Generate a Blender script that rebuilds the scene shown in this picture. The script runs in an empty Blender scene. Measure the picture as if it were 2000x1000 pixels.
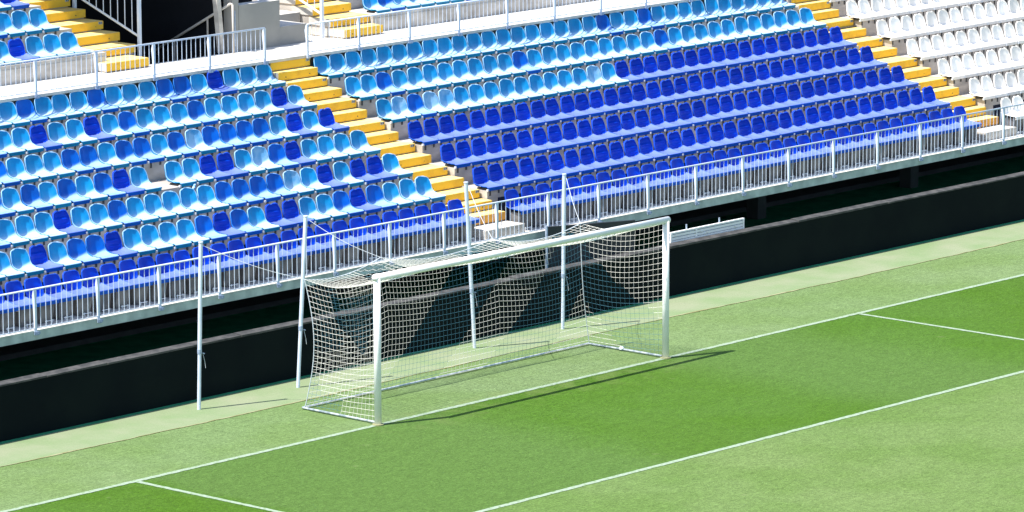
import bpy, bmesh, math, random
from mathutils import Vector, Matrix

rnd = random.Random(7)
SC = bpy.context.scene
COL = SC.collection

# ------------------------------------------------------------------ camera
CAM = Vector((-59.3117, -53.0379, 16.7274))
YAW, PITCH, ROLL, FPX = 0.838088592, -0.178650099, -0.00267084923, 9197.51744
cy, sy, cp, sp = math.cos(YAW), math.sin(YAW), math.cos(PITCH), math.sin(PITCH)
F = Vector((sy * cp, cy * cp, sp)); R0 = Vector((cy, -sy, 0)); U0 = R0.cross(F)
RT = R0 * math.cos(ROLL) + U0 * math.sin(ROLL)
UP = -R0 * math.sin(ROLL) + U0 * math.cos(ROLL)
cam_d = bpy.data.cameras.new('camera'); cam = bpy.data.objects.new('camera', cam_d); COL.objects.link(cam)
m = Matrix((RT, UP, -F)).transposed().to_4x4(); m.translation = CAM
cam.matrix_world = m
cam_d.sensor_width = 36; cam_d.lens = FPX / 2000 * 36; cam_d.clip_start = 1; cam_d.clip_end = 2000
SC.camera = cam

def px(x, y, z):
    q = Vector((x, y, z)) - CAM; d = q.dot(F)
    return 1000 + FPX * q.dot(RT) / d, 500 - FPX * q.dot(UP) / d

# ------------------------------------------------------------------ light
SUN = Vector((-1.295, 0.483, 2.56)).normalized()
w = bpy.data.worlds.new('World'); SC.world = w; w.use_nodes = True
nt = w.node_tree; nt.nodes.clear()
o_ = nt.nodes.new('ShaderNodeOutputWorld'); b_ = nt.nodes.new('ShaderNodeBackground'); s_ = nt.nodes.new('ShaderNodeTexSky')
s_.sky_type = 'NISHITA'; s_.sun_disc = False
s_.sun_elevation = math.asin(SUN.z); s_.sun_rotation = math.atan2(SUN.x, SUN.y)
b_.inputs[1].default_value = 0.092
nt.links.new(s_.outputs[0], b_.inputs[0]); nt.links.new(b_.outputs[0], o_.inputs[0])
ld = bpy.data.lights.new('sun', 'SUN'); ld.energy = 3.12; ld.angle = math.radians(0.45); ld.color = (1, .96, .9)
lo = bpy.data.objects.new('sun', ld); COL.objects.link(lo)
lo.rotation_euler = SUN.to_track_quat('Z', 'Y').to_euler(); lo.location = (0, 0, 60)
SC.view_settings.view_transform = 'Standard'; SC.view_settings.look = 'None'
SC.view_settings.exposure = 1.45; SC.view_settings.gamma = 1

# ------------------------------------------------------------------ materials
def mat(name, col, rough=.6, spec=.5, metal=0, col2=None, nscale=3, lo_=.4, hi_=.62, bump=0, bscale=60, rand=0, detail=6, stretch=None, lit_fade=None):
    """principled + procedural two-colour noise, optional per-object brightness shift and bump"""
    M = bpy.data.materials.new(name); M.use_nodes = True
    T = M.node_tree; P = T.nodes['Principled BSDF']; N = T.nodes.new; L = T.links.new
    P.inputs['Roughness'].default_value = rough; P.inputs['Metallic'].default_value = metal
    P.inputs['Specular IOR Level'].default_value = spec
    col2 = col2 or tuple(c * .86 for c in col)
    tc = N('ShaderNodeTexCoord'); mp = N('ShaderNodeMapping'); L(tc.outputs['Object'], mp.inputs[0])
    if rand:
        oi = N('ShaderNodeObjectInfo'); vm = N('ShaderNodeVectorMath'); vm.operation = 'SCALE'
        vm.inputs[0].default_value = (37, 17, 9); L(oi.outputs['Random'], vm.inputs['Scale']); L(vm.outputs[0], mp.inputs['Location'])
    if stretch: mp.inputs['Scale'].default_value = stretch
    nz = N('ShaderNodeTexNoise'); nz.inputs['Scale'].default_value = nscale; nz.inputs['Detail'].default_value = detail
    L(mp.outputs[0], nz.inputs['Vector'])
    mr = N('ShaderNodeMapRange'); mr.inputs[1].default_value = lo_; mr.inputs[2].default_value = hi_; L(nz.outputs['Fac'], mr.inputs[0])
    mx = N('ShaderNodeMix'); mx.data_type = 'RGBA'; mx.inputs[6].default_value = (*col2, 1); mx.inputs[7].default_value = (*col, 1)
    L(mr.outputs[0], mx.inputs[0]); out = mx.outputs[2]
    if rand:
        hs = N('ShaderNodeHueSaturation'); r2 = N('ShaderNodeMapRange'); r2.inputs[3].default_value = 1 - rand; r2.inputs[4].default_value = 1 + rand
        L(oi.outputs['Random'], r2.inputs[0]); L(r2.outputs[0], hs.inputs['Value']); L(out, hs.inputs['Color']); out = hs.outputs[0]
    if lit_fade:
        # faces that look up get a paler colour: painted sunlight plus fading
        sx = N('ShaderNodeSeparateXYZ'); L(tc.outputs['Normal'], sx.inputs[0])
        br = N('ShaderNodeMapRange'); br.interpolation_type = 'SMOOTHSTEP'; br.inputs[1].default_value = lit_fade[1]; br.inputs[2].default_value = lit_fade[2]
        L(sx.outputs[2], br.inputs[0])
        bm = N('ShaderNodeMix'); bm.data_type = 'RGBA'; bm.inputs[7].default_value = (*lit_fade[0], 1); L(out, bm.inputs[6]); L(br.outputs[0], bm.inputs[0]); out = bm.outputs[2]
    L(out, P.inputs['Base Color'])
    if bump:
        n2 = N('ShaderNodeTexNoise'); n2.inputs['Scale'].default_value = bscale; n2.inputs['Detail'].default_value = 4
        L(tc.outputs['Object'], n2.inputs['Vector']); bp = N('ShaderNodeBump'); bp.inputs['Strength'].default_value = bump; bp.inputs['Distance'].default_value = .01
        L(n2.outputs['Fac'], bp.inputs['Height']); L(bp.outputs[0], P.inputs['Normal'])
    return M

CONC = mat('concrete', (.6, .555, .5), .9, .2, col2=(.36, .33, .295), nscale=1.6, lo_=.35, hi_=.65, bump=.3, bscale=30, stretch=(1, 1, 2.5))
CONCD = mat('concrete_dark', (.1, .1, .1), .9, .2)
TUN = mat('tunnel_shade_black', (.012, .013, .016), .9, .1)  # near-black, the tunnel's own shade put into the wall colour
CONCL = mat('concrete_light', (.62, .59, .54), .85, .3, col2=(.45, .43, .4), nscale=2.2, lo_=.3, hi_=.55, bump=.15, bscale=40)
CONCG = mat('slab_edge', (.6, .64, .57), .85, .2, col2=(.42, .46, .41), nscale=3)
RISER_SHADE = mat('riser_shade_navy', (.012, .018, .04), .8, .2)  # navy for the shade painted on the first riser
YEL = mat('yellow_paint', (.82, .5, .045), .7, .25, col2=(.66, .38, .045), nscale=5, lo_=.25, hi_=.5)
YELT = mat('yellow_lit_top', (.8, .64, .26), .8, .3, col2=(.74, .52, .15), nscale=6, lo_=.3, hi_=.6)  # paler yellow for the treads, sunlight put into the colour
ORG = mat('orange_paint', (.75, .36, .05), .7, .3, col2=(.6, .28, .05), nscale=5)
WHT = mat('white_paint', (.88, .88, .85), .65, .25, col2=(.82, .82, .79), nscale=4)
RAILM = mat('rail_paint', (.66, .72, .82), .4, .5, col2=(.52, .6, .74), nscale=3, lo_=.3, hi_=.55)
GALV = mat('galvanised', (.4, .47, .58), .5, .5, col2=(.26, .33, .45), nscale=20)
GALVL = mat('galvanised_light', (.4, .44, .47), .5, .4, col2=(.2, .25, .28), nscale=9, lo_=.42, hi_=.55)
STEEL = mat('weathered_steel', (.6, .54, .47), .5, .5)
BRK = mat('bracket_dark', (.05, .05, .05), .6)
BOLT = mat('bolt_white', (.7, .75, .8), .4)
BLACK = mat('black_board', (.0048, .0092, .0095), .75, .06, col2=(.0032, .0066, .008), nscale=1.2)
SEAMB = mat('joint_black', (.0045, .007, .0075), .7, .1)
CAPM = mat('grey_cap', (.085, .083, .08), .8, .12, col2=(.045, .046, .046), nscale=5)
ROPE = mat('rope', (.6, .65, .7), .8, .2)
NETW = mat('net_cord_cream', (.86, .83, .76), .8, .2)
NETB = mat('net_cord_blue', (.07, .2, .27), .8, .2)
LINE = mat('line_paint', (.28, .345, .27), .9, .1, col2=(.16, .25, .11), nscale=16, lo_=.28, hi_=.56)
PED = mat('pedestal_grey', (.2, .195, .19), .8, .2, col2=(.13, .13, .14), nscale=4, rand=.1)
CAB = mat('cabinet_dark', (.03, .035, .04), .6, .3)

# seat plastics: body colour and upper faces paled by painted sunlight and fading
def seatm(n, c, c2, rough=.36, lit_fade=None): return mat(n, c, rough, .16, lit_fade=lit_fade, col2=c2, nscale=5, lo_=.35, hi_=.6, rand=.13)
P_LB = seatm('plastic_light_blue', (.004, .25, .53), (.003, .195, .46), lit_fade=((.38, .56, .75), .2, .82))
P_LT = seatm('plastic_light_blue_lit_faded', (.4, .56, .76), (.3, .48, .7), .4)
P_PB = seatm('plastic_pale_blue', (.2, .38, .55), (.05, .25, .48), lit_fade=((.5, .62, .78), .22, .8))
P_MB = seatm('plastic_mid_blue', (.0, .105, .48), (.0, .08, .4), lit_fade=((.26, .42, .72), .3, .85))
P_MT = seatm('plastic_mid_blue_lit_faded', (.24, .4, .7), (.16, .32, .64), .4)
P_LP = seatm('plastic_light_blue_shaded_front', (.003, .21, .38), (.003, .17, .33), lit_fade=((.42, .58, .78), .3, .8))  # darker copy of the light blue, shade of the pan fronts painted in
P_DR = seatm('plastic_dark_blue_rim', (.02, .1, .58), (.01, .08, .5))  # rims use paler copies of the blues, sunlit edges put into colour
P_DL = seatm('plastic_blue_front', (.0, .085, .46), (.0, .07, .4), lit_fade=((.14, .2, .54), .3, .85))
P_LR = seatm('plastic_light_rim', (.3, .5, .7), (.22, .42, .65))
P_MM = seatm('plastic_mid_blue_rim', (.03, .2, .6), (.02, .16, .5))
P_DB = seatm('plastic_dark_blue', (.0, .05, .55), (.0, .036, .46))
P_DT = seatm('plastic_dark_blue_lit_faded', (.19, .24, .6), (.13, .18, .55), .4)
P_WB = seatm('plastic_white', (.86, .83, .79), (.8, .77, .73))

def ground_mat():
    M = bpy.data.materials.new('pitch_grass'); M.use_nodes = True
    T = M.node_tree; P = T.nodes['Principled BSDF']; N = T.nodes.new; L = T.links.new
    P.inputs['Roughness'].default_value = 1; P.inputs['Specular IOR Level'].default_value = .08
    tc = N('ShaderNodeTexCoord'); sx = N('ShaderNodeSeparateXYZ'); L(tc.outputs['Object'], sx.inputs[0])
    def math_(op, a, b=None, c=None):
        n = N('ShaderNodeMath'); n.operation = op
        for i, v in enumerate((a, b, c)):
            if v is None: continue
            if isinstance(v, (int, float)): n.inputs[i].default_value = v
            else: L(v, n.inputs[i])
        return n.outputs[0]
    def noise(s, d=3, sc=(1, 1, 1)):
        mp = N('ShaderNodeMapping'); mp.inputs['Scale'].default_value = sc; L(tc.outputs['Object'], mp.inputs[0])
        n = N('ShaderNodeTexNoise'); n.inputs['Scale'].default_value = s; n.inputs['Detail'].default_value = d; L(mp.outputs[0], n.inputs['Vector']); return n.outputs['Fac']
    def rng(v, a, b, c=0, d=1, smooth=True):
        n = N('ShaderNodeMapRange'); n.interpolation_type = 'SMOOTHSTEP' if smooth else 'LINEAR'
        for i, q in enumerate((a, b, c, d)): n.inputs[i + 1].default_value = q
        L(v, n.inputs[0]); return n.outputs[0]
    def mix(f, a, b):
        n = N('ShaderNodeMix'); n.data_type = 'RGBA'
        for i, v in ((0, f), (6, a), (7, b)):
            if isinstance(v, tuple): n.inputs[i].default_value = (*v, 1)
            elif isinstance(v, (int, float)): n.inputs[i].default_value = v
            else: L(v, n.inputs[i])
        return n.outputs[2]
    X, Y = sx.outputs[0], sx.outputs[1]
    wob = math_('MULTIPLY', math_('SUBTRACT', noise(.9, 4), .5), 1.0)
    Xw = math_('ADD', X, wob)
    big = noise(.16, 3)
    # mowing bands: lush strip between the goal line and the 5.5 m line, paler outside it
    inside = math_('MULTIPLY', rng(Y, -5.53, -5.47), rng(Y, .05, -.05))
    # lush bands across X inside that strip
    b1 = math_('MULTIPLY', rng(Xw, -3.2, -1.4), rng(Xw, 4.4, 2.0))
    b2 = rng(Xw, 6.0, 8.6)
    b3 = rng(Xw, -8.9, -9.4)
    lush = math_('MINIMUM', math_('ADD', math_('ADD', b1, b2), b3), 1.0)
    patch = rng(noise(.45, 5), .38, .66)
    lush = math_('MULTIPLY', lush, math_('ADD', .72, math_('MULTIPLY', patch, .28)))
    c_in = mix(lush, (.072, .134, .03), (.051, .116, .009))
    c_out = mix(patch, (.123, .184, .06), (.1, .165, .043))
    c_far = mix(patch, (.142, .205, .086), (.122, .186, .064))
    c_out = mix(rng(Y, -.05, .05), c_out, c_far)
    c = mix(inside, c_out, c_in)
    c = mix(math_('MULTIPLY', rng(big, .35, .7), .22), c, (.07, .15, .03))
    # turf grain: brightness from several octaves, yellowish flecks, darker divots
    def grain(c, n, a, b, lo, hi):
        v = N('ShaderNodeVectorMath'); v.operation = 'SCALE'; L(c, v.inputs[0]); L(rng(n, a, b, lo, hi, False), v.inputs['Scale']); return v.outputs[0]
    c = grain(c, noise(3.2, 6, (1, 1.6, 1)), .3, .7, .91, 1.09)
    c = grain(c, noise(8, 5, (1, 1.5, 1)), .3, .7, .87, 1.13)
    c = grain(c, noise(17, 5, (1, 1.4, 1)), .28, .72, .74, 1.26)
    c = grain(c, noise(48, 3), .3, .7, .82, 1.18)
    fl = rng(noise(26, 3), .66, .76)
    c = mix(math_('MULTIPLY', fl, .45), c, (.24, .26, .11))
    dv = rng(noise(4.2, 7), .69, .77)
    c = mix(math_('MULTIPLY', dv, .32), c, (.055, .075, .025))
    dv2 = rng(noise(2.3, 8, (1, 1.3, 1)), .67, .8)
    c = mix(math_('MULTIPLY', dv2, .4), c, (.2, .22, .11))
    # worn goalmouth on the line between the posts
    worn = math_('MULTIPLY', math_('MULTIPLY', rng(Y, -1.3, -.2), rng(Y, .5, .1)), math_('MULTIPLY', rng(X, -5, -2.5), rng(X, 5, 2.5)))
    c = mix(math_('MULTIPLY', math_('MULTIPLY', worn, rng(noise(1.7, 6), .45, .65)), .3), c, (.17, .2, .075))
    L(c, P.inputs['Base Color'])
    bp = N('ShaderNodeBump'); bp.inputs['Strength'].default_value = .6; bp.inputs['Distance'].default_value = .03
    L(noise(35, 5), bp.inputs['Height']); L(bp.outputs[0], P.inputs['Normal'])
    return M
GRASS = ground_mat()
TURF = mat('artificial_turf_faded', (.232, .265, .165), 1, .05, col2=(.178, .245, .122), nscale=1.1, lo_=.35, hi_=.65, bump=.4, bscale=50, detail=8)
TURFD = mat('artificial_turf_shaded', (.04, .26, .13), 1, .05, col2=(.028, .2, .1), nscale=3)
SEAM = mat('seam_sand', (.3, .3, .17), 1, .05, col2=(.2, .2, .09), nscale=3.5, lo_=.42, hi_=.58)

# ------------------------------------------------------------------ helpers
def tag(o, label=None, cat=None, group=None, kind=None):
    if label: o['label'] = label
    if cat: o['category'] = cat
    if group: o['group'] = group
    if kind: o['kind'] = kind
    return o
def empty(name, loc, **k):
    o = bpy.data.objects.new(name, None); COL.objects.link(o); o.location = loc; o.empty_display_size = .2
    return tag(o, **k)
class MB:
    def __init__(s): s.v = []; s.f = []; s.mi = []
    def add(s, vs, fs, mi=0):
        n = len(s.v); s.v += [tuple(v) for v in vs]; s.f += [tuple(i + n for i in f) for f in fs]; s.mi += [mi] * len(fs)
    def box(s, x0, x1, y0, y1, z0, z1, mi=0, top=None):
        vs = [(x, y, z) for z in (z0, z1) for y in (y0, y1) for x in (x0, x1)]
        fs = [(0, 2, 3, 1), (4, 5, 7, 6), (0, 1, 5, 4), (2, 6, 7, 3), (0, 4, 6, 2), (1, 3, 7, 5)]
        n = len(s.f); s.add(vs, fs, mi)
        if top is not None: s.mi[n + 1] = top
    def tube(s, a, b, r, n=8, r2=None, mi=0, caps=True):
        a = Vector(a); b = Vector(b); d = (b - a).normalized(); r2 = r if r2 is None else r2
        t = Vector((0, 0, 1)) if abs(d.z) < .9 else Vector((1, 0, 0))
        u = d.cross(t).normalized(); v = d.cross(u)
        vs = [p + (u * math.cos(i * 2 * math.pi / n) + v * math.sin(i * 2 * math.pi / n)) * rr for p, rr in ((a, r), (b, r2)) for i in range(n)]
        fs = [(i, (i + 1) % n, n + (i + 1) % n, n + i) for i in range(n)]
        if caps: fs += [tuple(range(n))[::-1], tuple(range(n, 2 * n))]
        s.add(vs, fs, mi)
    def path(s, pts, r, n=4, mi=0):
        for a, b in zip(pts, pts[1:]): s.tube(a, b, r, n, mi=mi, caps=n > 4)
    def mesh(s, name, mats, smooth=False, bevel=0):
        me = bpy.data.meshes.new(name); me.from_pydata(s.v, [], s.f)
        for m_ in (mats if isinstance(mats, (list, tuple)) else [mats]): me.materials.append(m_)
        me.polygons.foreach_set('material_index', s.mi)
        if bevel:
            b = bmesh.new(); b.from_mesh(me); bmesh.ops.recalc_face_normals(b, faces=b.faces)
            bmesh.ops.bevel(b, geom=list(b.edges), offset=bevel, segments=2, affect='EDGES', clamp_overlap=True); b.to_mesh(me); b.free()
        if smooth: me.polygons.foreach_set('use_smooth', [True] * len(me.polygons))
        me.update(); return me
    def obj(s, name, mats, parent=None, **k):
        o = bpy.data.objects.new(name, s.mesh(name, mats, k.pop('smooth', False), k.pop('bevel', 0))); COL.objects.link(o)
        if parent: o.parent = parent; o.matrix_parent_inverse = Matrix.Translation(-Vector(parent.location))
        return tag(o, **k)
def part(name, me, parent, loc=(0, 0, 0)):
    o = bpy.data.objects.new(name, me); COL.objects.link(o); o.parent = parent; o.location = loc; return o

# ------------------------------------------------------------------ geometry constants
S = .4415                      # seat pitch
D, RISE = .8355, .3515         # terrace depth / rise
Y_E, Z_E = 5.28, 1.75          # front edge of row 0 seats (row 0 stands on pedestals)
SLAB_Y, SLAB_Z = 5.0, 1.42
US = Vector((-.255, -.28, .05))  # upper-level shift
WK_Z = 4.30; WK_Y = 10.72
XL, XR = -16.0, 34.0
ALX0, ALX1 = 4.60, 5.70        # main aisle
ARX0, ARX1 = 20.42, 21.53      # right-hand aisle
def edge(n): return Y_E + D * n, Z_E + RISE * n

# ------------------------------------------------------------------ ground
g = MB(); g.add([(-400, -400, 0), (400, -400, 0), (400, 400, 0), (-400, 400, 0)], [(0, 1, 2, 3)])
g.obj('ground', GRASS, kind='structure')
g = MB()
xs = [XL - 20 + i * .25 for i in range(int((XR + 30 - XL + 20) / .25))]
e1 = [2.36 + .05 * math.sin(x * .35) + rnd.uniform(-.018, .018) for x in xs]
vs = []; fs = []
for i, x in enumerate(xs): vs += [(x, e1[i], .004), (x, 3.62, .004)]
for i in range(len(xs) - 1): fs.append((2 * i, 2 * i + 2, 2 * i + 3, 2 * i + 1))
g.add(vs, fs); g.obj('turf_border', TURF, kind='structure')
g = MB(); g.box(XL - 20, XR + 30, 3.62, 13.8, -.05, .004); g.obj('shaded_turf', TURFD, kind='structure')  # dark green begins at the wall's shadow edge, shade put into the colour
g = MB(); vs = []; fs = []
for i, x in enumerate(xs):
    a = .012 + .02 * max(0, math.sin(x * 1.3 + math.sin(x * .7) * 2)) + rnd.uniform(0, .008)
    vs += [(x, e1[i] - a, .008), (x, e1[i] + a * .5, .008)]
for i in range(len(xs) - 1): fs.append((2 * i, 2 * i + 2, 2 * i + 3, 2 * i + 1))
g.add(vs, fs); g.obj('turf_seam', SEAM, kind='structure')
def strip(g, x0, x1, y0, y1, along='x', w_=.5):
    """painted line with slightly ragged edges"""
    vs = []; fs = []
    if along == 'x':
        n = int((x1 - x0) / .12)
        for i in range(n + 1):
            x = x0 + (x1 - x0) * i / n; vs += [(x, y0 + rnd.uniform(-.007, .007), .006), (x, y1 + rnd.uniform(-.007, .007), .006)]
        fs = [(2 * i, 2 * i + 2, 2 * i + 3, 2 * i + 1) for i in range(n)]
    else:
        n = int((y1 - y0) / .12)
        for i in range(n + 1):
            y = y0 + (y1 - y0) * i / n; vs += [(x0 + rnd.uniform(-.007, .007), y, .006), (x1 + rnd.uniform(-.007, .007), y, .006)]
        fs = [(2 * i + 1, 2 * i + 3, 2 * i + 2, 2 * i) for i in range(n)]
    g.add(vs, fs)
g = MB(); strip(g, XL - 20, XR + 20, -.055, .055); g.obj('goal_line', LINE, kind='structure')
g = MB(); WH = 9.287
strip(g, -WH - .05, WH + .05, -5.55, -5.44)
strip(g, -WH - .05, -WH + .05, -5.43, -.06, 'y'); strip(g, WH - .05, WH + .05, -5.43, -.06, 'y')
g.obj('goal_area_line', LINE, kind='structure')

# ------------------------------------------------------------------ pitch-side wall
wall = empty('pitchside_wall', (0, 3.85, 0), label='long low black wall between the goal and the stand', cat='wall')
g = MB(); g.box(XL - 15, XR + 20, 3.75, 3.92, 0, .925); g.obj('panel', BLACK, wall)
joints = [-9.3, -7.72, -6.35, -3.2, .2, 3.9, 8.3, 12.2, 15.1, 18.4, 22, 26, 31, 37, 44, 54]
joints = [XL - 15] + joints
for a, b in zip(joints, joints[1:]):
    g = MB(); dz = rnd.uniform(-.008, .012); dz2 = rnd.uniform(-.008, .012) - .0
    z0 = .926
    vs = [(a + .01, 3.735, z0), (b - .01, 3.735, z0), (b - .01, 3.945, z0), (a + .01, 3.945, z0)]
    zt = [(.958 + dz), (.958 + dz2)]
    vs += [(a + .01, 3.735, zt[0]), (b - .01, 3.735, zt[1]), (b - .01, 3.945, zt[1] + .012), (a + .01, 3.945, zt[0] + .012)]
    g.add(vs, [(0, 3, 2, 1), (4, 5, 6, 7), (0, 1, 5, 4), (1, 2, 6, 5), (2, 3, 7, 6), (3, 0, 4, 7)])
    g.obj('cap', CAPM, wall)

# ------------------------------------------------------------------ grandstand
st = empty('grandstand', (0, 5, 0), label='stepped concrete seating terrace behind the goal with stairs and walkway', cat='grandstand')
g = MB(); g.box(XL, XR, SLAB_Y + .012, 6.25, SLAB_Z - .16, SLAB_Z - .03); g.obj('slab_edge', CONCG, st)
# slab in lengths with visible joints, light concrete top
x = XL; ks = 0
while x < XR:
    x2 = min(x + 4.35, XR); g = MB()
    g.box(x + .004, x2 - .004, SLAB_Y, 6.3, SLAB_Z - .03 if False else SLAB_Z - .028, SLAB_Z, 0, 1); g.obj('front_slab', [CONCG, CONCL], st); x = x2
g = MB(); g.box(XL, XR, SLAB_Y + .002, SLAB_Y + .2, SLAB_Z - .165, SLAB_Z - .031); g.obj('edge_beam', CONCG, st)
# tiers per block
BLK = [(XL, ALX0 - .03, 'left'), (ALX1 + .03, ARX0 - .03, 'mid'), (ARX1 + .03, XR, 'right')]
for (xa, xb, nm) in BLK:
    for n in range(1, 7):
        ye, ze = edge(n)
        y2 = edge(n + 1)[0] + .02 if n < 6 else 10.98
        g = MB()
        x = xa
        while x < xb - .01:
            x2 = min(x + 6.6, xb) if xb - x > 8 else xb
            zb = SLAB_Z + .001 if n == 1 else ze - RISE - .15
            g.box(x + (.003 if x > xa else 0), x2 - .003, ye, y2 + (.1 if n < 6 else 0), zb, ze)
            x = x2
        g.obj('tier', CONC if n > 1 else [CONC], st)
    # dark strip on the first riser paints in the shade between pedestals
    g = MB(); ye, ze = edge(1); g.box(xa + .3, xb - .01, ye - .006, ye + .05, SLAB_Z + .002, SLAB_Z + .52); g.obj('riser_shade_strip', RISER_SHADE, st)
# walkway slab with thin nosing over the last row
g = MB(); x = XL
g.box(XL, XR, 10.98, 12.12, WK_Z - .4, WK_Z - .056)
g.obj('walkway_riser', CONC, st)
x = XL
while x < XR:
    x2 = min(x + 5.1, XR); g = MB(); g.box(x + .003, x2 - .003, WK_Y, 12.1, WK_Z - .055, WK_Z, 0, 1); g.obj('walkway_slab', [CONCL, CONCL], st); x = x2
# under-stand backing, kerb and columns
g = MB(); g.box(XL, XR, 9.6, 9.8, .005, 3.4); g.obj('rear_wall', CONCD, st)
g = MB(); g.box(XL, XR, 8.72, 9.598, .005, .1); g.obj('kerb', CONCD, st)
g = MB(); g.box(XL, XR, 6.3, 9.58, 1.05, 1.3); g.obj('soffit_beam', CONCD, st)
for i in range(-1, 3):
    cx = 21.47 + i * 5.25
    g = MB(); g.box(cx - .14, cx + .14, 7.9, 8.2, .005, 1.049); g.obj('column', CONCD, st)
# end walls close the void
for xx in (XL, XR - .2):
    g = MB(); g.box(xx, xx + .2, 5.3, 12.0, .005, 1.2); g.obj('end_wall', CONC, st)

# ---- upper level
WY = 12.35 + US.y     # face of the upper wall
UD, UR = .86, .37
def uedge(n): return 12.43 + US.y + UD * n, 4.605 + US.z + UR * n
UBL = [(XL, 1.78 + US.x), (9.12 + US.x, XR)]
for (xa, xb) in UBL:
    for n in range(0, 5):
        ye, ze = uedge(n); y0 = WY if n == 0 else ye
        g = MB(); g.box(xa, xb, y0, ye + UD + .1, (WK_Z - .01) if n == 0 else ze - UR - .1, ze)
        g.obj('upper_tier', CONC, st)
    g = MB(); g.box(xa, xb - (.0), WY - .012, WY - .001, WK_Z + .001, WK_Z + .28); g.obj('wall_band', CONC, st)
# tunnel (vomitory) between the upper left stairs and the grey wall
tx0, tx1 = 3.08 + US.x, 5.14 + US.x
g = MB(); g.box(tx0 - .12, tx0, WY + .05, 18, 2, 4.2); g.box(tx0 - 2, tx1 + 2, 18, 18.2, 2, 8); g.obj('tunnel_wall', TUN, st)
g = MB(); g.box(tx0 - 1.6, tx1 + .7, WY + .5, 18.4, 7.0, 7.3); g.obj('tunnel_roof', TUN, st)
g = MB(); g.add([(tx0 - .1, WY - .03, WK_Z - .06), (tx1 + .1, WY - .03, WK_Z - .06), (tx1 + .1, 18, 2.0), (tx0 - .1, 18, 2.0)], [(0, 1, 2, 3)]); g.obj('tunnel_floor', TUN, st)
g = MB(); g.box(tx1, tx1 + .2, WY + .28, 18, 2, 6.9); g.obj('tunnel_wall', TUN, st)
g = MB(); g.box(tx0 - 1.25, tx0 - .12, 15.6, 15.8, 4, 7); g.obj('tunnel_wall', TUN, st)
# slim pilaster in the mouth of the tunnel, then the grey parapet wall
g = MB()
pl = [(4.80 + US.x, 5.6), (4.99 + US.x, 4.3)]
g.add([(4.78 + US.x, WY + .1, 5.9), (4.89 + US.x, WY + .1, 5.9), (5.05 + US.x, WY + .1, WK_Z), (4.95 + US.x, WY + .1, WK_Z),
       (4.78 + US.x, WY + .22, 5.9), (4.89 + US.x, WY + .22, 5.9), (5.05 + US.x, WY + .22, WK_Z), (4.95 + US.x, WY + .22, WK_Z)],
      [(0, 3, 2, 1), (4, 5, 6, 7), (0, 4, 7, 3), (1, 2, 6, 5), (0, 1, 5, 4)])
g.obj('pilaster', CONC, st)
WALLG = mat('plastered_wall', (.36, .34, .31), .9, .2, col2=(.29, .28, .26), nscale=1.2, bump=.1)
px0, px1 = 5.14 + US.x + .02, 6.47 + US.x
g = MB(); g.box(px0 + .18, px1, WY, WY + .25, WK_Z - .01, 5.16 + US.z, 0, 1); g.box(px0, px0 + .17, WY, WY + .24, WK_Z - .01, 5.21 + US.z + .6); g.obj('parapet_wall', [WALLG, CONCL], st)
g = MB(); g.box(px1 + .01, 7.24 + US.x, WY + .02, WY + .75, WK_Z - .01, 4.62 + US.z, 0, 1); g.obj('low_wall', [WALLG, CONCL], st)
g = MB(); g.box(px1 + .01, 7.0 + US.x, WY + 1.3, WY + 1.4, WK_Z, 5.6); g.obj('niche_shade', TUN, st)  # dark box painted as the shade inside the recess
g = MB(); g.box(6.80 + US.x, 6.92 + US.x, WY + .76, WY + .9, WK_Z, 5.12); g.obj('post', CONCL, st)
g = MB(); g.box(px0, 8.9, WY + .02, WY + 3.4, WK_Z - .3, WK_Z - .004); g.obj('walkway_slab', [CONCL], st)
g = MB(); g.box(7.24 + US.x, 7.96 + US.x, WY + .9, WY + 3.5, WK_Z - .01, 4.75, 0, 1); g.obj('low_wall', [WALLG, CONCL], st)

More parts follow.
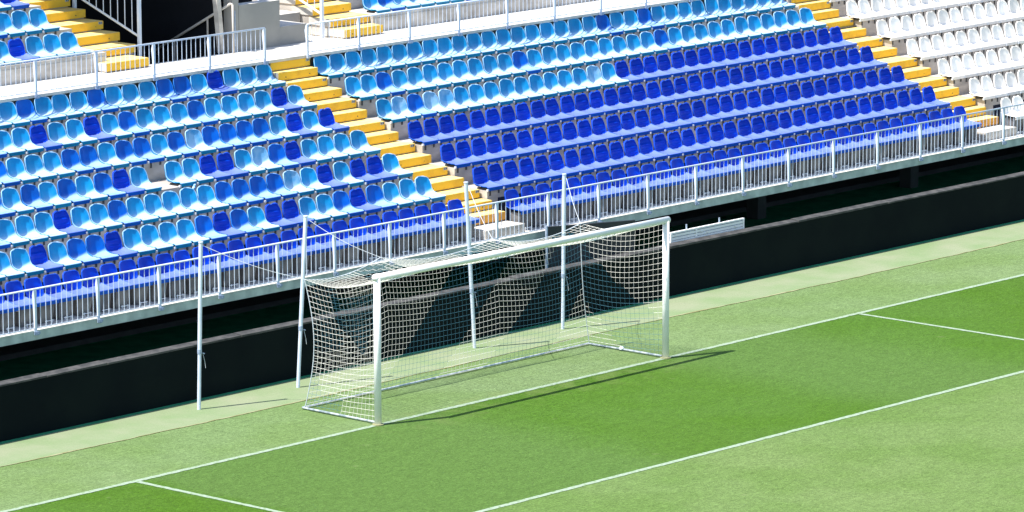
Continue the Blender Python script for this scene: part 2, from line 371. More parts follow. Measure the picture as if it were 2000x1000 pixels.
# ------------------------------------------------------------------ stairs
def digits(parent, txt, x, y, z, h):
    cu = bpy.data.curves.new('number_plate', 'FONT'); cu.body = txt; cu.size = h; cu.extrude = .001
    o = bpy.data.objects.new('number_plate', cu); COL.objects.link(o)
    o.rotation_euler = (math.pi / 2, 0, 0); o.location = (x, y, z)
    bpy.context.view_layer.update()
    me = bpy.data.meshes.new_from_object(o.evaluated_get(bpy.context.evaluated_depsgraph_get()))
    mw = o.matrix_world.copy(); bpy.data.objects.remove(o); me.transform(mw); me.materials.clear(); me.materials.append(BRK)
    q = bpy.data.objects.new('number', me); COL.objects.link(q); q.parent = parent; q.matrix_parent_inverse = Matrix.Translation(-Vector(parent.location))
def stairs(label, x0, x1, fronts, zb, dz, group, dx=None, first=None, body=True, side=CONC):
    t = empty('staircase', (x0, fronts[0], zb), label=label, cat='stairs', group=group)
    n = len(fronts)
    for k, yf in enumerate(fronts):
        zt = zb + dz * (k + 1); d_ = dx[k] if dx else 0
        yb = fronts[k + 1] + .12 if k + 1 < n else yf + .5
        top, face = YELT, YEL
        if first and k in first: face, top = first[k]
        th = .158 if not (first and k == 0) else dz - .002
        g = MB(); j = rnd.uniform(-.012, .012)
        g.box(x0 + d_ + j, x1 + d_ + j, yf, yb, zt - th, zt)
        me = g.mesh('step', [face, top, side], bevel=.007)
        for p in me.polygons:
            c = p.center
            if p.normal.z > .6: p.material_index = 1
            elif p.normal.x < -.7 and side: p.material_index = 2
            else: p.material_index = 0
        s_ = part('step', me, t); s_.matrix_parent_inverse = Matrix.Translation(-Vector(t.location))
        # screw holes
        if k % 2 == 0 or rnd.random() < .4:
            h = MB()
            for fx in ((.2, .8) if rnd.random() < .5 else (rnd.choice((.2, .75)),)):
                hx = x0 + d_ + (x1 - x0) * (fx + rnd.uniform(-.03, .03)); hz = zt - th * .62; r = rnd.choice((.009, .014))
                h.tube((hx, yf - .001, hz), (hx, yf + .001, hz), r, 8)
            h.obj('screw_hole', BRK, s_)
            bpy.context.view_layer.update()
            for c in s_.children: c.matrix_parent_inverse = s_.matrix_world.inverted()
        if k % 2 == 1 and k > 1:
            h = MB(); ze = zt - .012
            h.box(x1 + d_ - .13, x1 + d_ - .03, yf - .004, yf - .001, ze - .05, ze)
            h.obj('number_plate', GALV, t)
            h = MB()
            for dd in (.035, .085): h.box(x1 + d_ - .13 + dd - .013, x1 + d_ - .13 + dd + .01, yf - .0062, yf - .0042, ze - .043, ze - .008)
            h.obj('number', BRK, t)
        # core under the step
        g = MB(); g.box(x0 + d_ + .02, x1 + d_ - .02, yf + .045, yb, max(zb, zt - th - .16) if k == 0 else zt - th - .2, zt - th - .0005)
        c_ = g.obj('core', CONC, t)
    return t
fr = [5.13, 5.62, 5.96, 6.27, 6.67, 7.09, 7.52, 7.95, 8.38, 8.74, 9.2, 9.5, 9.88, 10.28, 10.52, 10.73]
GRP = 'yellow painted stairs through the seating'
WST = mat('white_step_top', (.66, .62, .55), .85, .2, col2=(.5, .47, .42), nscale=4)  # pale top colour of the lowest step
STEPC = {0: (CONC, WST), 1: (ORG, YELT)}
A1 = stairs('yellow stairs between the left and middle seat blocks behind the goal', ALX0, ALX1, fr, SLAB_Z, .1765, GRP, first=STEPC)
A2 = stairs('yellow stairs between the dark blue seats and the white seats at right', ARX0, ARX1, [5.25, 5.72, 6.06, 6.33, 6.77, 7.1, 7.54, 7.9, 8.45, 8.85, 9.3, 9.65, 10.05, 10.3, 10.52, 10.73], SLAB_Z, .1765, GRP, first=STEPC)
uf = [y + US.y for y in (12.09, 12.7, 13.2, 13.66, 14.15, 14.6, 15.05, 15.5)]
A3 = stairs('yellow stairs at top left beside the dark tunnel mouth', 1.83 + US.x, 2.95 + US.x, uf, WK_Z, .183, GRP, dx=[-.3, -.06, 0, 0, 0, 0, 0, 0], side=CONCL)
A4 = stairs('short yellow stairs at top centre behind the upper railing', 7.98 + US.x, 9.1 + US.x, [y + US.y for y in (12.04, 12.42, 12.92, 13.4, 13.85, 14.3)], WK_Z, .185, GRP, side=CONCL)
for o_s, xa, xb, ys in ((A3, 1.83 + US.x, 2.95 + US.x, uf), (A4, 7.98 + US.x, 9.1 + US.x, [12.14, 12.64, 13.1, 13.55, 14.0])):
    g = MB()
    for k, y in enumerate(ys[1:]): g.box(xa + .03, xb - .03, y + .06, y + .7, WK_Z, WK_Z + .184 * (k + 1) - .03)
    g.obj('base', CONCL, o_s)

# ------------------------------------------------------------------ seats
def bake(me, sub=1, solid=.014, name='m', smooth=True):
    o = bpy.data.objects.new('tmp', me); COL.objects.link(o)
    if sub: m1 = o.modifiers.new('s', 'SUBSURF'); m1.levels = sub; m1.render_levels = sub
    if solid: m2 = o.modifiers.new('t', 'SOLIDIFY'); m2.thickness = solid; m2.offset = -1
    bpy.context.view_layer.update()
    r = bpy.data.meshes.new_from_object(o.evaluated_get(bpy.context.evaluated_depsgraph_get())); r.name = name
    bpy.data.objects.remove(o)
    r.polygons.foreach_set('use_smooth', [smooth] * len(r.polygons)); return r
def grid(fn, nt_, na):
    vs = [fn(i / nt_, -1 + 2 * j / na) for i in range(nt_ + 1) for j in range(na + 1)]
    fs = [(i * (na + 1) + j, i * (na + 1) + j + 1, (i + 1) * (na + 1) + j + 1, (i + 1) * (na + 1) + j) for i in range(nt_) for j in range(na)]
    me = bpy.data.meshes.new('g'); me.from_pydata(vs, [], fs); return me
def lerp(tab, t):
    for (a, *p), (b, *q) in zip(tab, tab[1:]):
        if t <= b: k = (t - a) / (b - a); return [u + (v_ - u) * k for u, v_ in zip(p, q)]
    return tab[-1][1:]
# bucket back: egg-shaped shell wrapping forward, flows into the pan   t, half width, y, z, wrap(forward), side lift
BT = [(0, .2, .10, .062, .0, .006), (.12, .205, .20, .052, .0, .03), (.25, .208, .30, .047, .0, .066), (.38, .208, .378, .07, .035, .10),
      (.5, .204, .412, .15, .058, .085), (.65, .198, .438, .235, .066, .05), (.8, .186, .452, .31, .062, .014), (.9, .168, .46, .362, .05, -.002), (.97, .13, .464, .388, .035, -.01), (1, .08, .464, .396, .024, -.012)]
def fb(t, a):
    w_, y, z, fw, lift = lerp(BT, t)
    e = abs(a) ** 2.1
    return (a * w_, y - fw * e, z + lift * e)
ME_BUCKET = bake(grid(fb, 16, 10), 1, .016, 'bucket_back')
# rolled rim around the bucket shell
def rim(me_fn, r, segs=26):
    g = MB(); pts = []
    for i in range(17): pts.append(me_fn(.12 + .88 * i / 16, -1))
    for j in range(1, 8): pts.append(me_fn(1, -1 + 2 * j / 8))
    for i in range(17): pts.append(me_fn(1 - .88 * i / 16, 1))
    for a, b in zip(pts, pts[1:]): g.tube(a, b, r, 6, caps=False)
    return g
BUCKET_RIM = rim(fb, .0068)
# pans
def pan(gap, mats, curved=True, rise=0):
    """pan top, rolled nosing and front lip; slot 0 body colour, slot 1 lit, faded top"""
    hw = S / 2 - gap
    def f(t, a):
        # t 0..1: from bottom of lip up over nosing and back
        tab = [(0, -.034, -.004), (.1, -.036, .03), (.2, -.038, .058), (.23, -.036, .065), (.27, -.028, .069), (.4, .02, .07), (.55, .1, .064), (.8, .24, .05 + rise * .5), (1, .36, .05 + rise)]
        y, z = lerp(tab, t); e = abs(a) ** 3
        z2 = z + (.012 * e if t > .3 else 0) - (.006 * (1 - a * a) if t > .4 and curved else 0)
        x = a * (hw if t > .12 else hw - .012)
        if t > .5: x = a * (hw - .02 * (t - .5)); z2 += .035 * abs(a) ** 5 * (t - .5) * 2
        return (x, y + (.006 * e if t < .3 else 0), z2)
    me = bake(grid(f, 20, 6), 0, .012, 'pan'); me.materials.clear()
    for m_ in mats: me.materials.append(m_)
    for p in me.polygons: p.material_index = 1 if p.normal.z > .62 and p.center.z > .03 else 0
    me.polygons.foreach_set('use_smooth', [False] * len(me.polygons)); return me
def setm(me, mats, name):
    c = me.copy(); c.name = name; c.materials.clear()
    for m_ in mats: c.materials.append(m_)
    return c
def bucket_mesh(body, top, rimm, name):
    me = ME_BUCKET.copy(); me.name = name; me.materials.clear(); [me.materials.append(q) for q in (body, top, rimm)]
    b = bmesh.new(); b.from_mesh(me); r = BUCKET_RIM.mesh('r', [body, top, rimm], True)
    for p_ in me.polygons: p_.material_index = 0
    b.free(); b = bmesh.new(); b.from_mesh(me)
    for p_ in r.polygons: p_.material_index = 2
    b.from_mesh(r); b.to_mesh(me); b.free()
    me.polygons.foreach_set('use_smooth', [True] * len(me.polygons)); return me
# ribbed / plain flat-shell back: rounded slab standing clear of the pan
def back_mesh(ribs, notch, mats, name, h=.394, w_=.192, z0=.05):
    tab = [(0, .96, 0), (.1, 1, 0), (.4, .98, 0), (.65, .9, 0), (.82, .8, 0), (.92, .68, 0), (.975, .55, 0), (1, .4, 0)] if ribs == 2 else \
          [(0, .5, 0), (.05, .74, 0), (.14, .92, 0), (.27, 1, 0), (.5, .98, 0), (.7, .92, 0), (.85, .83, 0), (.93, .75, 0), (.975, .63, 0), (1, .46, 0)] if ribs == 1 else \
          [(0, .5, 0), (.07, .76, 0), (.2, .95, 0), (.38, 1, 0), (.7, .96, 0), (.88, .88, 0), (.95, .8, 0), (.985, .7, 0), (1, .58, 0)]
    def f(t, a):
        k, _ = lerp(tab, t); z = z0 + (h - z0) * t; y = .372 + .062 * t - (.03 * (1 - t / .2) ** 2 if t < .2 else 0) + (.012 * ((t - .6) / .4) if t > .6 else 0)
        e = abs(a) ** 3
        y -= .05 * e * (1 - .4 * t)
        if ribs == 1:
            for c0 in (.28, .56): y -= .02 * math.exp(-((t - c0) / .04) ** 2) * (1 - e)
            if .62 < t < .92: y += (.02 + .05 * (t - .62)) * (1 - e)
            if t > .93: y -= .016
        if notch and t > .9: z -= .016 * math.exp(-(a / .3) ** 2) * (t - .9) / .1
        return (a * w_ * k, y, z)
    for_ = 0; me = bake(grid(f, 34 if ribs == 1 else 18, 10), 0 if ribs == 1 else 1, .02, name)
    g = rim(f, .008)
    me.materials.clear()
    for m_ in mats: me.materials.append(m_)
    b = bmesh.new(); b.from_mesh(me); r = g.mesh('r', mats, True)
    for p_ in r.polygons: p_.material_index = len(mats) - 1
    b.from_mesh(r); b.to_mesh(me); b.free()
    me.polygons.foreach_set('use_smooth', [True] * len(me.polygons)); return me
def bracket():
    g = MB()
    g.box(-S / 2 - .017, -S / 2 + .017, -.046, -.008, -.002, .034, 1)
    g.box(-.15, -.11, -.012, -.001, -.1, -.006); g.box(.09, .13, -.012, -.001, -.07, -.006)
    g.box(-.16, .16, 0.02, .3, .002, .035)
    return g.mesh('bracket', [BRK, BOLT])
ME_BR = bracket()
def pedestal():
    g = MB(); zt = .01; zb = -.325
    w0, w1 = .165, .12
    ys = (0.02, .05)
    vs = []
    n = 6
    for i in range(n + 1):
        t = i / n; w_ = w1 + (w0 - w1) * (t ** .55); z = zb + (zt - zb) * t
        for x in (-w_, w_):
            vs += [(x, .03 + .05 * (1 - t), z), (x, .3, z)]
    fs = []
    for i in range(n):
        a = 4 * i; b = 4 * i + 4
        fs += [(a, a + 2, b + 2, b), (a + 3, a + 1, b + 1, b + 3), (a + 1, a, b, b + 1), (a + 2, a + 3, b + 3, b + 2)]
    fs += [(0, 1, 3, 2), (4 * n, 4 * n + 2, 4 * n + 3, 4 * n + 1)]
    g.add(vs, fs); return g.mesh('pedestal', PED)
ME_PED = pedestal()
def foot():
    g = MB(); z = -.305
    g.tube((-.09, .0, z + .02), (.1, .0, z + .02), .008, 6); g.tube((-.06, .0, z + .04), (-.06, -.0, z - .024), .008, 6); g.tube((.07, .0, z + .04), (.07, .0, z - .024), .008, 6)
    return g.mesh('foot_bracket', BOLT)
ME_FT = foot()
K = {}
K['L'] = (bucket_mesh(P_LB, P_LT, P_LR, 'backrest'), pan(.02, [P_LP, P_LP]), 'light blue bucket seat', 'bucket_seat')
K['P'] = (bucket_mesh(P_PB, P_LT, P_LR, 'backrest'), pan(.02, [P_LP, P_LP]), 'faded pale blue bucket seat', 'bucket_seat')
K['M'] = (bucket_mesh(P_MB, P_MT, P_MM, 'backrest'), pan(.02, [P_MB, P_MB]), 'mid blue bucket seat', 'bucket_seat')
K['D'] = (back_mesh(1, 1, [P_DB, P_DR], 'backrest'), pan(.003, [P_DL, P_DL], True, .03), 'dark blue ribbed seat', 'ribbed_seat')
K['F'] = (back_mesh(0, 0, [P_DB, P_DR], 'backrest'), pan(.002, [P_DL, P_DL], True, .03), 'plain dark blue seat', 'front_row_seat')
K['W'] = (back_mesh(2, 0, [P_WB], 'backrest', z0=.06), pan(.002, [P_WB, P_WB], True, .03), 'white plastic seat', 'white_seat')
CATS = {'L': 'bucket seat', 'P': 'bucket seat', 'M': 'bucket seat', 'D': 'ribbed seat', 'F': 'blue seat', 'W': 'white seat'}
def ordn(n): return '%d%s' % (n, 'th' if 10 <= n % 100 <= 20 else {1: 'st', 2: 'nd', 3: 'rd'}.get(n % 10, 'th'))
ROWN = ['front row', 'second row', 'third row', 'fourth row', 'fifth row', 'sixth row', 'seventh row']
def seat(kind, x, ye, ze, label, group, ped=False):
    bm_, pm, _, nm = K[kind]
    u, v = px(x, ye + .3, ze + .1)
    if u < -75 or u > 2030 or v < -22: return
    t = empty(nm, (x + rnd.uniform(-.004, .004), ye + rnd.uniform(-.006, .006), ze), label=label, cat=CATS[kind], group=group)
    t.rotation_euler = (rnd.uniform(-.012, .012), 0, rnd.uniform(-.02, .02))
    b = part('backrest', bm_, t); part('seat_pan', pm, t)
    if rnd.random() < .5: b.rotation_euler = (rnd.uniform(-.02, .02), rnd.uniform(-.015, .015), 0)
    if ped: part('pedestal', ME_PED, t); part('foot_bracket', ME_FT, t)
    else: part('bracket', ME_BR, t)

LEFT = ['F' * 40,
        'LLLMDMLLDDLMDMLLLLDMMLDLLLMLLL',
        'LDDLDLPMMMMLLLLLMLLDLLLMLLLLLL',
        'LLLLDMPLDDLL-LDMLMLMLMLLLL',
        'DLDLMMMMPMLMMLMMLLLMLL',
        'LDLLLLMLLLMLDLLDLLMLL',
        'LLLDLMMLLLMLLLMLLL']
LEFT = [LEFT[0]] + [r + 'LMLL' for r in LEFT[1:]]
XLL = 4.346
for n, rowk in enumerate(LEFT):
    ye, ze = edge(n)
    for i, k in enumerate(rowk):
        if k == '-': continue
        seat(k, XLL - S * i, ye, ze, '%s, %s left of the main stairs, %s, left block' % (K[k][2], ordn(i + 1), ROWN[n]), 'seats in the left block', n == 0)
XR0 = 5.94
for n in range(7):
    ye, ze = edge(n)
    for i in range(33):
        if n == 0: k = 'F'
        elif n < 4: k = 'D'
        elif n == 4: k = ('LPMPPLLLLLLLLLPL' + 'D' * 20)[i]
        elif n == 5: k = 'M' if i in (2, 11, 21) else 'L'
        else: k = 'M' if i in (19, 22) else 'L'
        seat(k, XR0 + S * i, ye, ze, '%s, %s right of the main stairs, %s, middle block' % (K[k][2], ordn(i + 1), ROWN[n]), 'seats in the middle block', n == 0)
for n in range(7):
    ye, ze = edge(n)
    for i in range(16):
        seat('W', 21.70 + S * i, ye, ze, 'white plastic seat, %s from the right-hand stairs, %s' % (ordn(i + 1), ROWN[n]), 'white seats at the right', n == 0)
UL = ['LLLDLLLL', 'LLLMLLL', 'DLMLLL']
for n, rowk in enumerate(UL):
    ye, ze = uedge(n)
    for i, k in enumerate(rowk):
        seat(k, 1.24 + US.x - S * i, ye, ze, '%s at top left, %s from the top-left stairs, %s behind the walkway' % (K[k][2], ordn(i + 1), ['front', 'second', 'third'][n]), 'seats above the walkway')
for n in range(2):
    ye, ze = uedge(n)
    for i in range(12):
        k = 'M' if (i * 7 + n) % 5 == 2 else 'L'
        seat(k, 9.5 + US.x + S * i, ye, ze, '%s above the walkway, %s right of the top-centre stairs, %s' % (K[k][2], ordn(i + 1), ['front', 'second'][n]), 'seats above the walkway')
# broken seat piece hanging in the gap of the fourth row
ye, ze = edge(3); gx = XLL - S * 11 + .05
g = MB()
pts = [(gx + .1, ye - .02, ze + .0), (gx + .04, ye - .07, ze - .03), (gx - .02, ye - .09, ze - .09), (gx - .03, ye - .08, ze - .16)]
for a, b in zip(pts, pts[1:]): g.tube(a, b, .03, 8)
g.obj('broken_seat_piece', P_LB, None, label='broken light blue piece hanging below the gap in the fourth row', cat='seat fragment', smooth=True)

# ------------------------------------------------------------------ railings
def railing(label, xs, y, zb, zt, nb=11, ends=(0, 0), drop=.12, face=True, by=None):
    t = empty('railing', (xs[0], y, zb), label=label, cat='railing', group='white metal railings of the stand')
    g = MB(); g.tube((xs[0] - ends[0], y, zt), (xs[-1] + ends[1], y, zt), .017, 8); g.obj('top_rail', RAILM, t, smooth=True)
    g = MB(); g.box(xs[0] - ends[0], xs[-1] + ends[1], y - .008, y + .008, zb + .035, zb + .05); g.obj('bottom_rail', RAILM, t)
    me_post = None
    for i, x in enumerate(xs):
        g = MB()
        # flat blade post, wider at the top, cranked down over the slab edge
        w0, w1, d_ = .028, .024, .014
        vs = [(x - w1, y - d_, zb - .03), (x + w1, y - d_, zb - .03), (x + w1, y + d_, zb - .03), (x - w1, y + d_, zb - .03),
              (x - w1, y - d_, zb + .3), (x + w1, y - d_, zb + .3), (x + w1, y + d_ + .01, zb + .3), (x - w1, y + d_ + .01, zb + .3),
              (x - w1, y - d_, zt - .12), (x + w1, y - d_, zt - .12), (x + w1, y + .05, zt - .12), (x - w1, y + .05, zt - .12),
              (x - w1, y - d_, zt - .01), (x + w1, y - d_, zt - .01), (x + w1, y + .02, zt - .01), (x - w1, y + .02, zt - .01)]
        fs = [(0, 3, 2, 1), (12, 13, 14, 15)]
        for q in range(3):
            a = 4 * q; b = a + 4
            fs += [(a, a + 1, b + 1, b), (a + 1, a + 2, b + 2, b + 1), (a + 2, a + 3, b + 3, b + 2), (a + 3, a, b, b + 3)]
        g.add(vs, fs); p_ = g.obj('post', RAILM, t)
        g = MB(); g.box(x - .03, x + .05, y - .045, y + .01, zb - .075, zb - .012); g.box(x + .05, x + .085, y - .03, y + .005, zb - .06, zb - .022); g.tube((x + .01, y - .06, zb - .045), (x + .01, y - .04, zb - .045), .012, 6)
        b_o = g.obj('bracket', GALV, t, bevel=.004)
    for a, b in zip(xs, xs[1:]):
        g = MB()
        for k in range(1, nb + 1):
            xx = a + (b - a) * k / (nb + 1) + rnd.uniform(-.003, .003)
            g.tube((xx, y, zb + .04), (xx, y, zt - .012), .0066, 6, caps=False)
        g.obj('baluster_panel', RAILM, t)
    return t
lx = [-6.838 + 1.4483 * k for k in range(-4, 23)]
railing('long white railing along the front edge of the stand behind the goal', lx, 4.972, SLAB_Z, 2.135)
uy = 10.93 + US.y + .02
xs1 = [x + US.x for x in (-5.71, -4.235, -2.765, -1.295, .224, 1.701, 3.16, 4.642)]
railing('white railing at upper left in front of the dark tunnel mouth', xs1, uy, WK_Z + .02, 4.905 + US.z, 11)
xs2 = [5.816 + US.x + 1.452 * k for k in range(0, 12)]
railing('white railing along the upper walkway right of the stair opening', xs2, uy, WK_Z + .02, 4.86 + US.z, 11)

# stair guards of the upper flights
def guard(label, gx, gy, zA, sl, y2, n):
    sg = empty('stair_guard', (gx, gy, WK_Z), label=label, cat='guard rail')
    g = MB(); g.box(gx - .03, gx + .03, gy - .03, gy + .03, WK_Z, 6.9); g.obj('post', RAILM, sg)
    g = MB(); g.tube((gx, gy, zA), (gx, y2 + 1, zA + sl * (y2 + 1 - gy)), .024, 8); g.obj('sloping_rail', WHT, sg)
    g = MB()
    for k in range(1, n):
        yy = gy + k * .2; g.tube((gx, yy, zA + sl * (yy - gy)), (gx, yy, zA + sl * (yy - gy) + 1.2), .009, 6)
    g.obj('baluster_panel', RAILM, sg)
    g = MB(); g.box(gx - .03, gx + .03, y2 + .1, y2 + .16, WK_Z + .4, 6.9); g.obj('post', RAILM, sg)
guard('tall white guard rail sloping beside the top-left stairs', 3.05 + US.x, 12.76 + US.y, 4.735 + US.z, (5.32 - 4.735) / (14.318 - 12.756), 14.45 + US.y, 12)
guard('white guard rail and post at the foot of the top-centre stairs', 7.61, 12.27, 4.77, .4, 13.9, 9)

# tunnel handrail
hr = empty('handrail', (5.08 + US.x, 12.0, WK_Z), label='steel handrail sloping down into the dark tunnel', cat='handrail')
hx = 5.06 + US.x
pA = Vector((hx, 12.3 + US.y, 5.22 + US.z)); pB = Vector((hx, 14.44 + US.y, 4.115 + US.z)); pT = pA + Vector((0, -.03, .02))
g = MB(); g.tube(pB, pA, .027, 8); g.tube(pA, pA + Vector((0, -.06, -.01)), .022, 8); g.tube(pA + Vector((0, -.06, -.01)), (hx, pA.y - .07, WK_Z), .02, 8)
g.obj('rail', STEEL, hr, smooth=True)
d_ = (pB - pA); q = pA + d_ * .74
g = MB(); g.tube(q, (hx, q.y, q.z - 1), .02, 8); g.tube(pA + d_ * .3, pA + d_ * .3 + Vector((0, 0, -1.4)), .02, 8); g.obj('post', STEEL, hr)
g = MB(); g.tube((hx + .14, WY - .03, WK_Z), (hx + .14, WY - .03, 5.12), .012, 8); g.obj('pipe', GALV, None, label='thin vertical pipe against the edge of the grey wall', cat='pipe')

# ------------------------------------------------------------------ goal
goal = empty('football_goal', (0, 0, 0), label='white football goal frame standing on the goal line', cat='goal')
for s in (-1, 1):
    g = MB(); g.tube((s * 3.72, 0, 0), (s * 3.72, 0, 2.50), .06, 24); g.obj('post', WHT, goal, smooth=True)
g = MB(); g.tube((-3.78, 0, 2.5), (3.78, 0, 2.5), .06, 24); g.obj('crossbar', WHT, goal, smooth=True)
BY = 1.80
fx0, fx1 = -3.68, 3.72
g = MB()
fp = [(-3.70, .07, .035), (fx0 + .02, BY + .02, .03), (fx1, BY + .02, .03), (3.70, .07, .035)]
for a, b in zip(fp, fp[1:]): g.tube(a, b, .019, 8)
g.obj('ground_frame', GALVL, goal)
for s in (-1, 1):
    g = MB(); g.tube((s * 3.72, 0, 0), (s * 3.72, 0, .02), .1, 20); g.obj('base_collar', mat('worn_soil', (.3, .3, .16), 1, .05), goal)

# net ------------------------------------------------------------
net = empty('goal_net', (0, .9, 0), label='cream and blue checked net hanging behind the goal frame', cat='goal net')
CELL = .1
def top_edge(x):
    """height and depth of the net's rear top edge, pulled up at the four ropes"""
    pulls = [(-3.60, 2.235), (-1.74, 2.36), (1.12, 2.30), (3.47, 2.27)]
    for (a, za), (b, zb) in zip(pulls, pulls[1:]):
        if a <= x <= b:
            t = (x - a) / (b - a); return za + (zb - za) * t - .16 * 4 * t * (1 - t) * min(1, (b - a) / 2.4)
    return pulls[0][1] if x < -3.6 else pulls[-1][1]
def back(u, v):
    # u 0..1 left-right, v 0..1 down-up
    x = -3.60 + 7.07 * u; x = x + (1 - v) * ((fx0 + .05) * (1 - u) + fx1 * u - x)
    z = v * top_edge(-3.60 + 7.07 * u); y = BY + .0
    sag = math.sin(math.pi * v)
    y -= sag * (.10 + .07 * math.sin(u * 3 * math.pi + .5)) + .0
    x += .05 * sag * math.sin(u * 2 * math.pi)
    # inward billow at the left and right corners
    x += .09 * sag * max(0, 1 - u * 6) - .13 * sag * max(0, 1 - (1 - u) * 6)
    z += .0
    return Vector((x, y, max(z, .03)))
def side(s):
    def f(u, v):
        # u 0 at post, 1 at back corner
        b = back(0 if s < 0 else 1, v); p = Vector((s * 3.70, .05, .03 + v * 2.4))
        q = p.lerp(b, u)
        q.z -= .13 * math.sin(math.pi * u) * (v ** .7)
        q.x -= s * .07 * math.sin(math.pi * v) * math.sin(math.pi * u)
        q.z = max(q.z, .03); return q
    return f
def roof(u, v):
    # v 0 crossbar, 1 rear edge
    b = back(u, 1); p = Vector((-3.7 + 7.4 * u, .05, 2.47)); q = p.lerp(b, v)
    q.z -= .15 * math.sin(math.pi * v); return q
def netpanel(name, fn, nu, nv, blue, r=.0024):
    gw, gb = MB(), MB()
    P = [[fn(i / nu, j / nv) for j in range(nv + 1)] for i in range(nu + 1)]
    for i in range(nu + 1):
        for j in range(nv + 1):
            for (i2, j2) in ((i + 1, j), (i, j + 1)):
                if i2 > nu or j2 > nv: continue
                a, b = P[i][j], P[i2][j2]
                if (a - b).length < .004: continue
                c = (a + b) / 2
                w_ = blue(i + i2, j + j2, nu, nv)
                (gb if w_ else gw).tube(a, b, r * (.85 if w_ else 1.08), 4, caps=False)
    o = MB(); 
    gw.v and o.add(gw.v, gw.f, 0); gb.v and o.add(gb.v, gb.f, 1)
    return o.obj(name, [NETW, NETB], net)
def blue_back(i, j, nu, nv):
    x = -3.65 + 7.3 * i / (2 * nu); z = 2.3 * j / (2 * nv); k = x - z
    if x < -2.95 and z > 1.0: return True
    if k < -1.93: return False
    if k < -.4: return True
    if k < .85: return False
    if x + .0 > 3.5 - (1.1 - z) * .98 and z < 1.1: return False
    return True
def blue_r(i, j, nu, nv):
    y = BY * i / (2 * nu); z = 2.4 * j / (2 * nv)
    if z < .95 - (BY - y) * 1.0 and z < .9: return False       # small triangle by the rear corner
    return not (z > 1.94 - (1.65 - y) * .78 and True) if y < 1.7 else True
def blue_l(i, j, nu, nv):
    y = BY * i / (2 * nu); z = 2.4 * j / (2 * nv)
    if z > 2.2: return False
    if z < .62 + .0 and y > 1.35 and z < (y - 1.3) * 2: return True
    if z < .9 - 0 * y and y > .9 and z < .38: return True
    # blue wedge open to the upper right, white below and left
    return y < 1.2 and z > .72 + .92 * y and z > 1.1 + (.5 - y) * 1.2
def blue_roof(i, j, nu, nv):
    x = -3.7 + 7.4 * i / (2 * nu); y = 1.8 * j / (2 * nv)
    k = (x - y * .4 + .5) % 2.6
    return k < .55 and (i + j) % 3 > 0
netpanel('back_panel', back, 72, 23, blue_back)
netpanel('side_panel', side(-1), 18, 24, blue_l)
netpanel('side_panel', side(1), 18, 24, blue_r)
netpanel('roof_panel', roof, 72, 19, blue_roof, .0022)
g = MB()
for s, f in ((-1, side(-1)), (1, side(1))):
    g.path([f(1, v / 24) for v in range(25)], .008, 6)
g.path([back(u / 72, 1) for u in range(73)], .008, 6)
g.obj('border_rope', ROPE, net)

# net poles with ropes ----------------------------------------------------
def npole(base, top, ropeto, label, slack=.06):
    base = Vector((*base, 0)); top = Vector(top)
    t = empty('net_pole', base, label=label, cat='pole', group='white poles that hold up the net')
    mid = base.lerp(top, .35)
    g = MB(); g.tube(base, mid, .032, 12); g.tube(mid, top, .036, 12); g.tube(top, top + Vector((0, 0, .015)), .042, 12); g.obj('shaft', RAILM, t, smooth=False)
    g = MB(); g.tube(mid - Vector((0, 0, .04)), mid + Vector((0, 0, .035)), .04, 12); g.tube(mid + Vector((.04, -.03, -.03)), mid + Vector((.07, -.05, -.045)), .01, 6); g.obj('clamp', GALV, t)
    g = MB(); a = top + Vector((.03, -.02, -.05)); b = Vector(ropeto); n = 10
    pts = [a.lerp(b, i / n) - Vector((0, 0, slack * math.sin(math.pi * i / n))) for i in range(n + 1)]
    g.path(pts, .0048, 5); g.obj('rope', ROPE, t)
    g = MB(); c = mid + Vector((.04, -.04, -.05)); g.path([c, c + Vector((.02, -.02, -.12)), c + Vector((.03, -.03, -.24))], .0035, 5); g.obj('rope_tail', ROPE, t)
npole((-4.83, 3.13), (-4.712, 3.15, 2.854), back(0, 1), 'white pole standing furthest left of the goal, left of the net')
npole((-2.427, 3.142), (-2.185, 3.15, 2.973), back((-1.74 + 3.6) / 7.07, 1), 'leaning white pole behind the left side of the net')
npole((2.149, 3.178), (1.906, 3.15, 3.056), back((1.12 + 3.6) / 7.07, 1), 'leaning white pole behind the middle of the goal')
npole((4.524, 3.152), (4.568, 3.15, 2.877), back(1, 1), 'upright white pole behind the right end of the net')

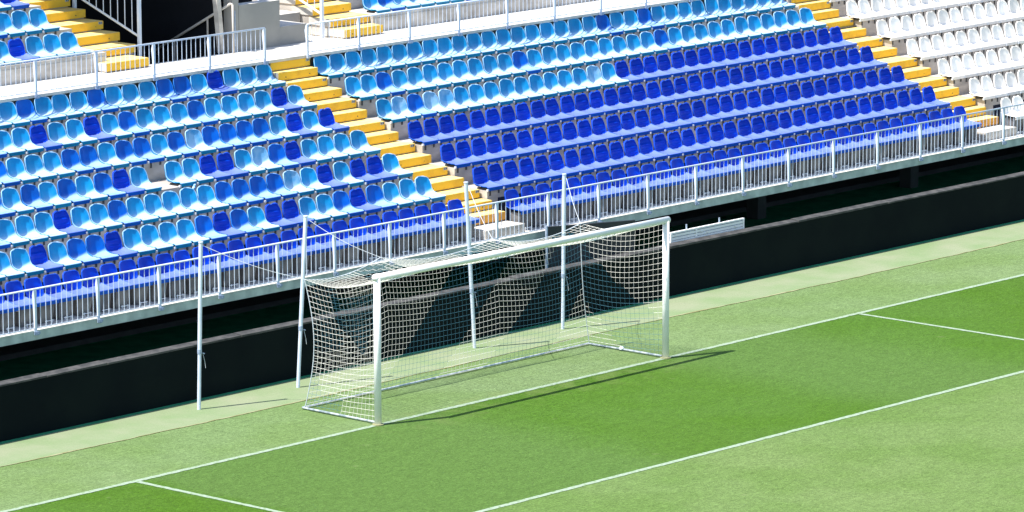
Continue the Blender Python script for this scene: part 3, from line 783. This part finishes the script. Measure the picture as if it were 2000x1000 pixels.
# ------------------------------------------------------------------ things by the wall
bx = empty('equipment_board', (6.6, 4.3, 0), label='dark grey board standing between the wall and the stand behind the net', cat='board')
a = Vector((5.89, 4.72, 0)); b = Vector((7.55, 3.98, 0)); d_ = (b - a).normalized(); n_ = Vector((-d_.y, d_.x, 0)) * .06
g = MB()
vs = [a, b, b + n_, a + n_]; vs = [Vector((p.x, p.y, .3)) for p in vs] + [Vector((p.x, p.y, 1.55)) for p in vs]
g.add(vs, [(0, 3, 2, 1), (4, 5, 6, 7), (0, 1, 5, 4), (1, 2, 6, 5), (2, 3, 7, 6), (3, 0, 4, 7)]); g.obj('panel', CAB, bx)
g = MB(); e = a - d_ * .03
vs = [e, a - d_ * .002, a - d_ * .002 + n_, e + n_]; vs = [Vector((p.x, p.y, .004)) for p in vs] + [Vector((p.x, p.y, 1.57)) for p in vs]
g.add(vs, [(0, 3, 2, 1), (4, 5, 6, 7), (0, 1, 5, 4), (1, 2, 6, 5), (2, 3, 7, 6), (3, 0, 4, 7)]); g.obj('edge_post', GALV, bx)

wb = empty('slatted_barrier', (8.58, 4.0, .97), label='white slatted metal barrier lying along the wall right of the goal', cat='barrier')
g = MB(); X0, X1 = 8.60, 10.82; yb = 4.0
z0 = .97
g.box(X0, X1, yb - .02, yb + .03, z0 + .165, z0 + .195); g.box(X0, X1, yb - .012, yb + .012, z0 + .10, z0 + .145); g.box(X0, X1, yb - .012, yb + .012, z0 + .04, z0 + .085); g.box(X0, X1, yb - .02, yb + .05, z0 - .01, z0 + .028)
g.box(X0, X1, yb + .014, yb + .018, z0 + .02, z0 + .17, 1)
g.obj('slats', [WHT, GALV], wb)
for xx in (X0 + .01, (X0 + X1) / 2 - .35, X1 - .03):
    g = MB(); g.box(xx - .02, xx + .02, yb - .026, yb - .0125, z0 - .02, z0 + .17); g.obj('stile', WHT, wb)
g = MB()
for xx, dz in ((X0 + .12, .12), (X0 + .9, .1), (X0 + 1.0, .05), (X0 + 1.08, .07), (X1 - .3, .07)): g.box(xx, xx + .05, yb - .032, yb - .013, z0 + dz, z0 + dz + .02)
g.obj('clip', WHT, wb)
for xx in (9.13, 10.12):
    g = MB(); g.tube((xx, yb + .04, z0), (xx, yb + .04, z0 + .285), .016, 8); g.obj('peg', GALV, wb)

# small white ball of tape by the net foot at the right
g = MB()
import itertools
me = bpy.data.meshes.new('net_weight'); b = bmesh.new(); bmesh.ops.create_icosphere(b, subdivisions=2, radius=.05)
for v in b.verts: v.co += Vector((rnd.uniform(-.012, .012), rnd.uniform(-.012, .012), rnd.uniform(-.01, .01))); v.co.z *= .7
b.to_mesh(me); b.free(); me.materials.append(BOLT)
o = bpy.data.objects.new('net_weight', me); COL.objects.link(o); o.location = (3.70, 1.02, .05)
tag(o, 'small pale bundle tied to the foot of the net at right', 'net weight')
